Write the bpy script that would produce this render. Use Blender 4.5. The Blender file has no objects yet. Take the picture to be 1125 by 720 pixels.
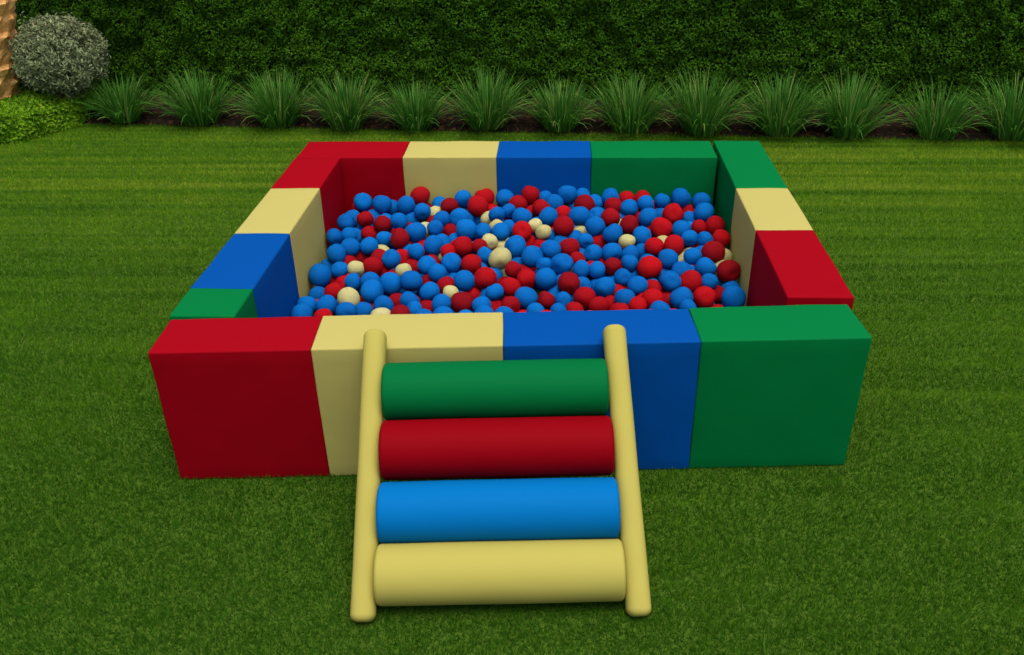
import bpy, bmesh, math, random
import numpy as np
from mathutils import Vector, Matrix

S = bpy.context.scene
COL = S.collection
R = math.radians

# ------------------------------------------------------------------ camera
cam_d = bpy.data.cameras.new('camera')
cam = bpy.data.objects.new('camera', cam_d)
COL.objects.link(cam)
S.camera = cam
cam_d.sensor_width = 36.0
cam_d.lens = 969.169 / 1125.0 * 36.0
cam_d.clip_start = 0.05
cam_d.clip_end = 2000
RT = Vector((0.99854886, 0.05059335, -0.01845233))
UP = Vector((-0.00907919, 0.49589228, 0.86833658))
FW = Vector((-0.05308242, 0.86690897, -0.49563201))
cam.matrix_world = Matrix(((RT.x, UP.x, -FW.x, 0), (RT.y, UP.y, -FW.y, 0), (RT.z, UP.z, -FW.z, 2.0), (0, 0, 0, 1)))

# ------------------------------------------------------------------ light
SUN_EL, SUN_AZ = 75.0, 150.0            # azimuth measured from +Y towards +X
SUN_STRENGTH, SKY_STRENGTH, EXPOSURE = 1.65, 0.14, 0.21
world = bpy.data.worlds.new('World')
S.world = world
world.use_nodes = True
wn = world.node_tree
bg = wn.nodes['Background']
sky = wn.nodes.new('ShaderNodeTexSky')
sky.sky_type = 'NISHITA'
sky.sun_disc = False
sky.sun_elevation = R(SUN_EL)
sky.sun_rotation = R(SUN_AZ)
sky.air_density = 1.0
sky.dust_density = 6.0
sky.ozone_density = 0.6
wn.links.new(sky.outputs['Color'], bg.inputs['Color'])
bg.inputs['Strength'].default_value = SKY_STRENGTH
sun_d = bpy.data.lights.new('sun', 'SUN')
sun_d.energy = SUN_STRENGTH
sun_d.angle = R(42)
sun_d.color = (1.0, 0.95, 0.86)
sun = bpy.data.objects.new('sun', sun_d)
COL.objects.link(sun)
sdir = Vector((math.sin(R(SUN_AZ)) * math.cos(R(SUN_EL)), math.cos(R(SUN_AZ)) * math.cos(R(SUN_EL)), math.sin(R(SUN_EL))))
sun.rotation_euler = sdir.to_track_quat('Z', 'Y').to_euler()
sun.location = (3, 3, 8)
S.view_settings.view_transform = 'Standard'
S.view_settings.look = 'None'
S.view_settings.gamma = 1.0
S.view_settings.use_curve_mapping = False
S.view_settings.exposure = EXPOSURE

# ------------------------------------------------------------------ helpers
rng = np.random.default_rng(11)
random.seed(4)


def mat(name, base, rough=0.5, spec=0.5):
    m = bpy.data.materials.new(name)
    m.use_nodes = True
    b = m.node_tree.nodes['Principled BSDF']
    b.inputs['Base Color'].default_value = (*base, 1)
    b.inputs['Roughness'].default_value = rough
    b.inputs['Specular IOR Level'].default_value = spec
    return m, m.node_tree, b


def nd(nt, typ, **kw):
    n = nt.nodes.new(typ)
    for k, v in kw.items():
        setattr(n, k, v)
    return n


def noise(nt, scale, detail=3, rough=0.55, vec=None):
    n = nd(nt, 'ShaderNodeTexNoise')
    n.inputs['Scale'].default_value = scale
    n.inputs['Detail'].default_value = detail
    n.inputs['Roughness'].default_value = rough
    if vec is not None:
        nt.links.new(vec, n.inputs['Vector'])
    return n


def ramp(nt, stops, fac=None):
    r = nd(nt, 'ShaderNodeValToRGB')
    e = r.color_ramp.elements
    while len(e) < len(stops):
        e.new(0.5)
    for el, (p, c) in zip(e, stops):
        el.position = p
        el.color = (*c, 1)
    if fac is not None:
        nt.links.new(fac, r.inputs['Fac'])
    return r


def bump(nt, b, height, strength, dist):
    n = nd(nt, 'ShaderNodeBump')
    n.inputs['Strength'].default_value = strength
    n.inputs['Distance'].default_value = dist
    nt.links.new(height, n.inputs['Height'])
    nt.links.new(n.outputs['Normal'], b.inputs['Normal'])
    return n


def tag(o, label=None, cat=None, group=None, kind=None):
    if label:
        o['label'] = label
    if cat:
        o['category'] = cat
    if group:
        o['group'] = group
    if kind:
        o['kind'] = kind
    return o


def link(name, me, m=None, parent=None):
    o = bpy.data.objects.new(name, me)
    if m is not None and not me.materials:
        me.materials.append(m)
    COL.objects.link(o)
    if parent is not None:
        o.parent = parent
    return o


def empty(name, loc):
    o = bpy.data.objects.new(name, None)
    o.location = loc
    o.empty_display_size = 0.1
    COL.objects.link(o)
    return o


def np_mesh(name, verts, faces, tint=None, smooth=False):
    """verts (n,3), faces (m,k) all of the same size; optional per-vertex tint."""
    me = bpy.data.meshes.new(name)
    verts = np.ascontiguousarray(verts, np.float32)
    faces = np.ascontiguousarray(faces, np.int32)
    m, k = faces.shape
    me.vertices.add(len(verts))
    me.vertices.foreach_set('co', verts.ravel())
    me.loops.add(m * k)
    me.loops.foreach_set('vertex_index', faces.ravel())
    me.polygons.add(m)
    me.polygons.foreach_set('loop_start', np.arange(0, m * k, k, dtype=np.int32))
    me.polygons.foreach_set('use_smooth', np.full(m, smooth))
    if tint is not None:
        a = me.attributes.new('tint', 'FLOAT', 'POINT')
        a.data.foreach_set('value', np.ascontiguousarray(tint, np.float32))
    me.update()
    me.validate()
    return me


def vnoise(x, y, seed=0):
    """smooth 2-D value noise in 0..1"""
    xi, yi = np.floor(x).astype(np.int64), np.floor(y).astype(np.int64)
    fx, fy = x - xi, y - yi
    fx, fy = fx * fx * (3 - 2 * fx), fy * fy * (3 - 2 * fy)

    def h(a, b):
        n = (a * 374761393 + b * 668265263 + seed * 974634721) & 0xFFFFFFFF
        n = ((n ^ (n >> 13)) * 1274126177) & 0xFFFFFFFF
        return ((n ^ (n >> 16)) & 0xFFFF) / 65535.0
    a = h(xi, yi) * (1 - fx) + h(xi + 1, yi) * fx
    b = h(xi, yi + 1) * (1 - fx) + h(xi + 1, yi + 1) * fx
    return a * (1 - fy) + b * fy


def norm(v):
    return v / (np.linalg.norm(v, axis=-1, keepdims=True) + 1e-9)


def leaf_cloud(name, pos, nrm, length, width, tint, jitter=0.7, droop=0.0):
    """one folded diamond leaf (two triangles) at each position"""
    n = len(pos)
    nn = norm(nrm + rng.normal(0, jitter, (n, 3)))
    t = rng.normal(0, 1, (n, 3))
    t[:, 2] -= droop
    t = norm(t - nn * (t * nn).sum(1, keepdims=True))
    s = np.cross(nn, t)
    L = (length * rng.uniform(0.65, 1.25, n))[:, None]
    W = (width * rng.uniform(0.7, 1.2, n))[:, None]
    a = pos - t * L * 0.5
    b = pos + t * L * 0.5 - nn * L * 0.12
    c = pos + s * W * 0.5 + nn * W * 0.22
    d = pos - s * W * 0.5 + nn * W * 0.22
    v = np.stack([a, c, b, d], 1).reshape(-1, 3)
    i = np.arange(n)[:, None] * 4
    f = np.concatenate([i + [0, 1, 2], i + [0, 2, 3]], 0)
    return np_mesh(name, v, f, np.repeat(tint, 4))


def leaf_mat(name, stops, rough=0.5, trans=0.25, spec=0.35):
    m, nt, b = mat(name, stops[0][1], rough, spec)
    at = nd(nt, 'ShaderNodeAttribute', attribute_name='tint')
    r = ramp(nt, stops, at.outputs['Fac'])
    nt.links.new(r.outputs['Color'], b.inputs['Base Color'])
    tr = nd(nt, 'ShaderNodeBsdfTranslucent')
    nt.links.new(r.outputs['Color'], tr.inputs['Color'])
    mx = nd(nt, 'ShaderNodeMixShader')
    mx.inputs['Fac'].default_value = trans
    nt.links.new(b.outputs['BSDF'], mx.inputs[1])
    nt.links.new(tr.outputs['BSDF'], mx.inputs[2])
    nt.links.new(mx.outputs['Shader'], nt.nodes['Material Output'].inputs['Surface'])
    return m


# ------------------------------------------------------------------ ground
def BED(x):                    # front edge of the planted bed
    return 6.40 - 0.068 * x


TH = math.atan(0.0603)         # the front side of the pit stands at a slight angle
U = Vector((math.cos(TH), math.sin(TH), 0))
N = Vector((-math.sin(TH), math.cos(TH), 0))
O = Vector((0, 2.4728, 0))
H = 0.5267


def lawn_fields(x, y):
    st = vnoise(x * 0.5 + 3, y * 13.0, 1) * 0.32 + vnoise(x * 0.6, y * 30.0, 2) * 0.68
    pt = vnoise(x * 0.8, y * 0.9, 3) * 0.6 + vnoise(x * 2.6, y * 2.6, 4) * 0.4
    return st, pt


m_lawn, nt, b = mat('lawn_soil', (0.03, 0.06, 0.01), 0.9, 0.1)
tc = nd(nt, 'ShaderNodeTexCoord')
n1 = noise(nt, 90, 6, 0.7, tc.outputs['Object'])
r1 = ramp(nt, [(0.3, (0.030, 0.078, 0.006)), (0.7, (0.082, 0.148, 0.013))], n1.outputs['Fac'])
nt.links.new(r1.outputs['Color'], b.inputs['Base Color'])
bump(nt, b, n1.outputs['Fac'], 0.6, 0.01)
g = 150.0
tag(link('lawn', np_mesh('lawn', np.array([(-g, -g, 0), (g, -g, 0), (g, g, 0), (-g, g, 0)]), np.array([[0, 1, 2, 3]])), m_lawn), kind='structure')

# mown turf: real short blades over everything the lens (or a step aside) sees
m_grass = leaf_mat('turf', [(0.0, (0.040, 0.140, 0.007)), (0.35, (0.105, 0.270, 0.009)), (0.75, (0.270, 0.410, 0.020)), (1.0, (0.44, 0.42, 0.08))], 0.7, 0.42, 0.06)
NB = 2100000
yy = 1.0 + (rng.random(NB) ** 1.5) * 5.95
half = 2.5 + 0.58 * yy
xx = -0.25 * (yy / 6) + rng.uniform(-1, 1, NB) * half
ok = yy < BED(xx) + 0.02
loc_u = (xx - O.x) * U.x + (yy - O.y) * U.y
loc_n = (xx - O.x) * N.x + (yy - O.y) * N.y
ok &= ~((loc_u > -1.33) & (loc_u < 1.005) & (loc_n > 0.01) & (loc_n < 0.215))
ok &= ~((xx > -1.35) & (xx < 1.03) & (yy > 2.6) & (yy < 4.58))
xx, yy = xx[ok], yy[ok]
n = len(xx)
st, pt = lawn_fields(xx, yy)
ht = rng.uniform(0.014, 0.028, n) * (0.8 + 0.4 * pt)
wd = rng.uniform(0.0022, 0.0042, n) * (0.75 + 0.13 * yy)
az = rng.uniform(0, 2 * np.pi, n)
fa = az + rng.normal(np.pi / 2, 0.5, n)
lean = np.abs(rng.normal(0.0, 0.75, n)).clip(0, 1.35)
root = np.stack([xx, yy, np.full(n, -0.002)], 1)
ld = np.stack([np.cos(az) * np.sin(lean), np.sin(az) * np.sin(lean), np.cos(lean)], 1)
# the mower lays neighbouring strips a little to one side or the other
ld[:, 0] += (st - 0.5) * 0.9
tf1, tf2, tf3 = vnoise(xx * 75, yy * 75, 51), vnoise(xx * 75, yy * 75, 52), vnoise(xx * 48, yy * 48, 53)
ld[:, 0] += (tf1 - 0.5) * 0.85
ld[:, 1] += (tf2 - 0.5) * 0.85
ht *= 0.72 + 0.56 * tf3
ld = norm(ld)
sd = np.stack([np.cos(fa), np.sin(fa), np.zeros(n)], 1)
v = np.stack([root - sd * wd[:, None] * .5, root + sd * wd[:, None] * .5, root + ld * ht[:, None]], 1).reshape(-1, 3)
far = np.clip((yy - 2.2 + 0.5 * (pt - 0.5)) / 3.0, 0, 1)          # deeper green near, most at left: shade put into the blade tint
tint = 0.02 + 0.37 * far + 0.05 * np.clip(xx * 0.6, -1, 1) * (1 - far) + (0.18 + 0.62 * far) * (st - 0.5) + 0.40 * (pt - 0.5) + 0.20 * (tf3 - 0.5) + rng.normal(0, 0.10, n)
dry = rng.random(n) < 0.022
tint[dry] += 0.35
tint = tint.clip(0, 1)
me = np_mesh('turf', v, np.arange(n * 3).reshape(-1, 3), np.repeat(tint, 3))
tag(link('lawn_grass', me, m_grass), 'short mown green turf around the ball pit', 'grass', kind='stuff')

# planted bed: dark soil with reddish mulch
m_soil, nt, b = mat('mulch', (0.03, 0.02, 0.012), 0.95, 0.1)
tc = nd(nt, 'ShaderNodeTexCoord')
vo = nd(nt, 'ShaderNodeTexVoronoi')
vo.inputs['Scale'].default_value = 45
nt.links.new(tc.outputs['Object'], vo.inputs['Vector'])
r1 = ramp(nt, [(0.0, (0.006, 0.005, 0.003)), (0.7, (0.016, 0.010, 0.006)), (1.0, (0.10, 0.035, 0.016))], vo.outputs['Color'])
nt.links.new(r1.outputs['Color'], b.inputs['Base Color'])
bump(nt, b, vo.outputs['Distance'], 0.8, 0.015)
vs, fs = [], []
K = 60
for i in range(K + 1):
    x = -8 + 16 * i / K
    y0 = BED(x) + random.uniform(-0.012, 0.012)
    vs += [(x, y0, 0.0), (x, y0 + 0.05, 0.03), (x, y0 + 1.9, 0.04)]
for i in range(K):
    for j in range(2):
        a = i * 3 + j
        fs.append((a, a + 3, a + 4, a + 1))
tag(link('soil_bed', np_mesh('soil_bed', np.array(vs), np.array(fs)), m_soil), kind='structure')

# ------------------------------------------------------------------ hedge
HY = 0.80                      # hedge face, behind the bed edge


def hedge_face(x):
    return BED(x) + HY


m_hedge = leaf_mat('hedge_leaf', [(0.0, (0.026, 0.085, 0.003)), (0.5, (0.060, 0.180, 0.006)), (0.85, (0.115, 0.270, 0.010)), (1.0, (0.12, 0.21, 0.025))], 0.55, 0.3, 0.12)
m_stem, nt, b = mat('hedge_stem', (0.018, 0.020, 0.010), 0.9, 0.1)
n1 = noise(nt, 30, 4)
r1 = ramp(nt, [(0.3, (0.010, 0.020, 0.004)), (0.7, (0.030, 0.040, 0.012))], n1.outputs['Fac'])
nt.links.new(r1.outputs['Color'], b.inputs['Base Color'])
hedge = empty('clipped_hedge', (0, 7.2, 0))
tag(hedge, 'tall dense dark green clipped hedge closing off the back of the garden', 'hedge')
HX, HZ = 7.6, 2.3
n = 340000
fx = rng.uniform(-HX, HX, n)
fz = rng.uniform(0.0, HZ, n) ** 0.92 * 1.0
bulge = (vnoise(fx * 4.5, fz * 4.5, 7) - 0.5) * 0.07 + (vnoise(fx * 13, fz * 13, 8) - 0.5) * 0.08
dep = rng.exponential(0.028, n).clip(0, 0.14)
fy = hedge_face(fx) - bulge + dep
pos = np.stack([fx, fy, fz], 1)
nr = np.tile([-.068, -1.0, 0.55], (n, 1))
tint = (0.42 + 0.22 * (vnoise(fx * 9, fz * 9, 9) - 0.5) + rng.normal(0, 0.13, n)).clip(0, 1)
# top surface
n2 = 26000
tx = rng.uniform(-HX, HX, n2)
ty = hedge_face(tx) + rng.uniform(0, 0.75, n2)
pos2 = np.stack([tx, ty, HZ + (vnoise(tx * 5, ty * 5, 10) - 0.5) * 0.12 - rng.exponential(0.03, n2)], 1)
pos = np.concatenate([pos, pos2])
nr = np.concatenate([nr, np.tile([0, -0.2, 1.0], (n2, 1))])
tint = np.concatenate([tint, (0.5 + rng.normal(0, 0.2, n2)).clip(0, 1)])
o = link('foliage', leaf_cloud('hedge_foliage', pos, nr, 0.028, 0.017, tint, 0.7, 0.3), m_hedge, hedge)
o.matrix_parent_inverse = Matrix.Translation((0, -7.2, 0))
vs, fs = [], []
K = 40
for i in range(K + 1):
    x = -HX + 2 * HX * i / K
    y = hedge_face(x) + 0.15
    vs += [(x, y, 0.0), (x, y, HZ - 0.12), (x, y + 0.5, HZ - 0.12), (x, y + 0.5, 0.0)]
for i in range(K):
    for j in range(3):
        a = i * 4 + j
        fs.append((a, a + 4, a + 5, a + 1))
fs += [(0, 1, 2, 3), (K * 4 + 3, K * 4 + 2, K * 4 + 1, K * 4)]
o = link('branches', np_mesh('hedge_core', np.array(vs), np.array(fs)), m_stem, hedge)
o.matrix_parent_inverse = Matrix.Translation((0, -7.2, 0))


# ------------------------------------------------------------------ ornamental grass clumps
m_blade = leaf_mat('fountain_grass', [(0.0, (0.022, 0.095, 0.008)), (0.5, (0.060, 0.205, 0.022)), (0.85, (0.11, 0.29, 0.042)), (1.0, (0.26, 0.34, 0.09))], 0.55, 0.35, 0.1)


def clump(name, x, y, size, label, nb=430):
    root = empty(name, (x, y, 0.03))
    hx, hy, up = random.gauss(0, .05), random.gauss(0, .04), random.uniform(.90, 1.10)
    tag(root, label, 'ornamental grass', 'ornamental grass clumps along the foot of the hedge')
    SEG = 5
    V, T, F = [], [], []
    for k in range(nb):
        a = random.uniform(0, 2 * math.pi)
        r0 = 0.14 * math.sqrt(random.random()) * size
        e = random.random()
        L = random.uniform(0.27, 0.43) * size * up
        lean = 0.06 + 1.34 * e ** 1.2 + random.uniform(-.06, .06)
        curl = random.uniform(0.6, 1.7) * (0.35 + 1.0 * e)
        w = random.uniform(0.003, 0.0062)
        px, pz, th = r0, 0.0, lean * 0.58
        tw = random.uniform(-.5, .5)
        c, s = math.cos(a), math.sin(a)
        t0 = min(1, max(0, random.gauss(0.42, 0.27) + (0.42 if random.random() < .05 else 0)))
        base = len(V)
        for i in range(SEG + 1):
            f = i / SEG
            ww = w * (1 - f ** 2.2) + 0.0004
            ox, oy = -s * ww * math.cos(tw), c * ww * math.cos(tw)
            oz = ww * math.sin(tw)
            V += [(px * c - ox, px * s - oy, pz - oz), (px * c + ox, px * s + oy, pz + oz)]
            T += [t0 + 0.12 * f, t0 + 0.12 * f]
            px += math.sin(th) * L / SEG
            pz = max(0.012, pz + math.cos(th) * L / SEG)
            th += curl / SEG * (0.4 + f)
        for i in range(SEG):
            q = base + 2 * i
            F.append((q, q + 1, q + 3, q + 2))
    link('blades', np_mesh('clump_blades', np.array(V), np.array(F), np.array(T).clip(0, 1)), m_blade, root)
    return root


ORD = ['first', 'second', 'third', 'fourth', 'fifth', 'sixth', 'seventh', 'eighth', 'ninth', 'tenth', 'eleventh', 'twelfth', 'thirteenth']
SP = [(140, 138, .80, 'small ornamental grass clump closest to the silver round shrub, leftmost of the row'),
      (222, 138, 1.0, None), (308, 139, .98, None), (382, 142, .95, None), (457, 143, .93, None), (535, 144, 1.02, None),
      (615, 146, .93, None), (692, 147, 1.02, None), (770, 147, 1.0, None), (855, 149, 1.0, None), (930, 150, 1.0, None),
      (1027, 150, .98, 'sparser ornamental grass clump of wide arching blades, second from the right end'),
      (1112, 151, 1.12, 'largest ornamental grass clump, rightmost of the row, cut by the frame')]
for k, (px, py, s, lb) in enumerate(SP):
    d = FW + RT * ((px - 562.5) / 969.17) - UP * ((py - 360) / 969.17)
    t = -2.0 / d.z
    x = t * d.x
    y = BED(x) + 0.05 + random.uniform(-.03, .03)
    x *= y / (t * d.y)
    if lb is None:
        lb = '%s clump of arching green ornamental grass from the left, before the hedge' % ORD[k]
    clump('ornamental_grass', x, y, s, lb, 290 if k == 11 else 440)

# ------------------------------------------------------------------ silver shrub
m_silver = leaf_mat('silver_leaf', [(0.0, (0.10, 0.13, 0.06)), (0.5, (0.25, 0.305, 0.15)), (0.9, (0.42, 0.48, 0.27)), (1.0, (0.36, 0.33, 0.20))], 0.65, 0.2, 0.12)
m_bark, nt, b = mat('bark', (0.06, 0.045, 0.03), 0.9, 0.15)
n1 = noise(nt, 25, 5)
r1 = ramp(nt, [(0.3, (0.025, 0.018, 0.012)), (0.7, (0.09, 0.07, 0.05))], n1.outputs['Fac'])
nt.links.new(r1.outputs['Color'], b.inputs['Base Color'])
sc = Vector((-3.88, 6.80, 0.49))
sh = empty('round_shrub', (sc.x, sc.y, 0.03))
tag(sh, 'silver grey round clipped shrub before the hedge, left of the grass clumps', 'shrub')
nc, per = 620, 17
cd = norm(rng.normal(0, 1, (nc, 3)) + np.array([0, -.15, .12]))
cr = 0.318 * (1 + 0.16 * (vnoise(cd[:, 0] * 3.5 + 9, cd[:, 2] * 3.5 + cd[:, 1] + 9, 21) - 0.5) + rng.normal(0, .03, nc))
low_ = cd[:, 2] < -0.55
cr[low_] *= rng.uniform(.78, .97, low_.sum())
cp = cd * cr[:, None] * np.array([1.02, 1, 0.95])
pos = np.repeat(cp, per, 0) + rng.normal(0, 0.020, (nc * per, 3)) - np.repeat(cd, per, 0) * rng.exponential(0.030, nc * per)[:, None]
dv = norm(pos - np.repeat(cp - cd * 0.05, per, 0)) + np.array([0, 0, .2])
pos = pos + np.array([0, 0, sc.z - 0.03])
tt = (0.5 + np.repeat(rng.normal(0, .13, nc), per) + rng.normal(0, .17, nc * per)).clip(0, 1)
link('crown', leaf_cloud('silver_crown', pos, dv, 0.038, 0.015, tt, 0.5), m_silver, sh)
bm = bmesh.new()
for k in range(7):
    a = k * 0.9
    p0, p1 = Vector((0.03 * math.cos(a), 0.03 * math.sin(a), -0.02)), Vector((0.17 * math.cos(a), 0.17 * math.sin(a), 0.42))
    d = (p1 - p0)
    mt = Matrix.Translation((p0 + p1) / 2) @ d.to_track_quat('Z', 'Y').to_matrix().to_4x4()
    bmesh.ops.create_cone(bm, segments=8, radius1=0.022, radius2=0.010, depth=d.length, cap_ends=True, matrix=mt)
me = bpy.data.meshes.new('shrub_stems')
bm.to_mesh(me)
bm.free()
link('stems', me, m_bark, sh)

# ------------------------------------------------------------------ low groundcover at the left edge
m_cover = leaf_mat('cover_leaf', [(0.0, (0.045, 0.12, 0.005)), (0.5, (0.155, 0.36, 0.010)), (0.9, (0.27, 0.46, 0.025)), (1.0, (0.37, 0.45, 0.06))], 0.6, 0.35, 0.1)
low = empty('low_hedge', (-4.6, 6.6, 0.0))
tag(low, 'low bright green leafy border hedge at the left edge of the lawn', 'low hedge')


def cover_front(x):            # front outline on the ground
    return np.interp(x, [-6.2, -4.19, -3.98, -3.80, -3.74], [5.90, 6.14, 6.25, 6.54, 6.72])


n = 26000
cx = rng.uniform(-6.0, -3.74, n)
fr = cover_front(cx)
cy = fr + (7.0 - fr) * rng.random(n)
edge = np.minimum(cy - fr, np.minimum(7.02 - cy, (-3.70 - cx) * 1.3)).clip(0, 1)
top = 0.20 * (1 - np.exp(-edge / 0.055)) + 0.05 * (vnoise(cx * 9, cy * 9, 31) - .5) + 0.02
cz = top * (1 - rng.exponential(0.12, n).clip(0, .95))
# a denser rim so the front reads as leaves down to the turf
nf = 9000
fx = rng.uniform(-6.0, -3.76, nf)
fz = rng.uniform(0.0, 0.2, nf)
fy = cover_front(fx) + 0.05 * fz / 0.2 + rng.normal(0, .018, nf) - 0.03 * (vnoise(fx * 10, fz * 10, 33) - .5)
pos = np.concatenate([np.stack([cx, cy, cz], 1), np.stack([fx, fy, fz], 1)]) - np.array([-4.6, 6.6, 0])
nr = np.concatenate([np.tile([0, -0.25, 1.0], (n, 1)), np.tile([0.25, -1.0, .5], (nf, 1))])
tt = (0.5 + 0.4 * (vnoise(pos[:, 0] * 12 + 40, pos[:, 1] * 12 + 40, 32) - .5) + rng.normal(0, .2, n + nf)).clip(0, 1)
link('foliage', leaf_cloud('cover_foliage', pos, nr, 0.034, 0.022, tt, 0.6), m_cover, low)

# ------------------------------------------------------------------ palm at the left edge
m_palm, nt, b = mat('palm_bark', (0.42, 0.21, 0.09), 0.85, 0.15)
tc = nd(nt, 'ShaderNodeTexCoord')
n1 = noise(nt, 22, 6, 0.65, tc.outputs['Object'])
r1 = ramp(nt, [(0.25, (0.50, 0.19, 0.05)), (0.5, (0.90, 0.47, 0.15)), (0.8, (0.92, 0.58, 0.22))], n1.outputs['Fac'])
nt.links.new(r1.outputs['Color'], b.inputs['Base Color'])
bump(nt, b, n1.outputs['Fac'], 0.7, 0.01)
palm = empty('palm_tree', (-4.58, 6.72, 0.0))
tag(palm, 'orange brown palm trunk with jagged leaf scars at the left edge of the garden', 'palm tree')
vs, fs = [], []
RINGS, SEGS = 132, 36
LEAN = 0.27
for i in range(RINGS + 1):
    z = 3.9 * i / RINGS
    ph = (i % 4) / 4.0
    for j in range(SEGS):
        a = 2 * math.pi * j / SEGS
        lobe = 0.5 + 0.5 * math.cos(a * 9 + (i // 4) * math.pi)
        r = 0.225 - 0.012 * z + 0.042 * ph * lobe + random.uniform(-.009, .009)
        vs.append((LEAN * z + r * math.cos(a), r * math.sin(a), z))
for i in range(RINGS):
    for j in range(SEGS):
        fs.append((i * SEGS + j, i * SEGS + (j + 1) % SEGS, (i + 1) * SEGS + (j + 1) % SEGS, (i + 1) * SEGS + j))
link('trunk', np_mesh('palm_trunk', np.array(vs), np.array(fs)), m_palm, palm)
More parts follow.
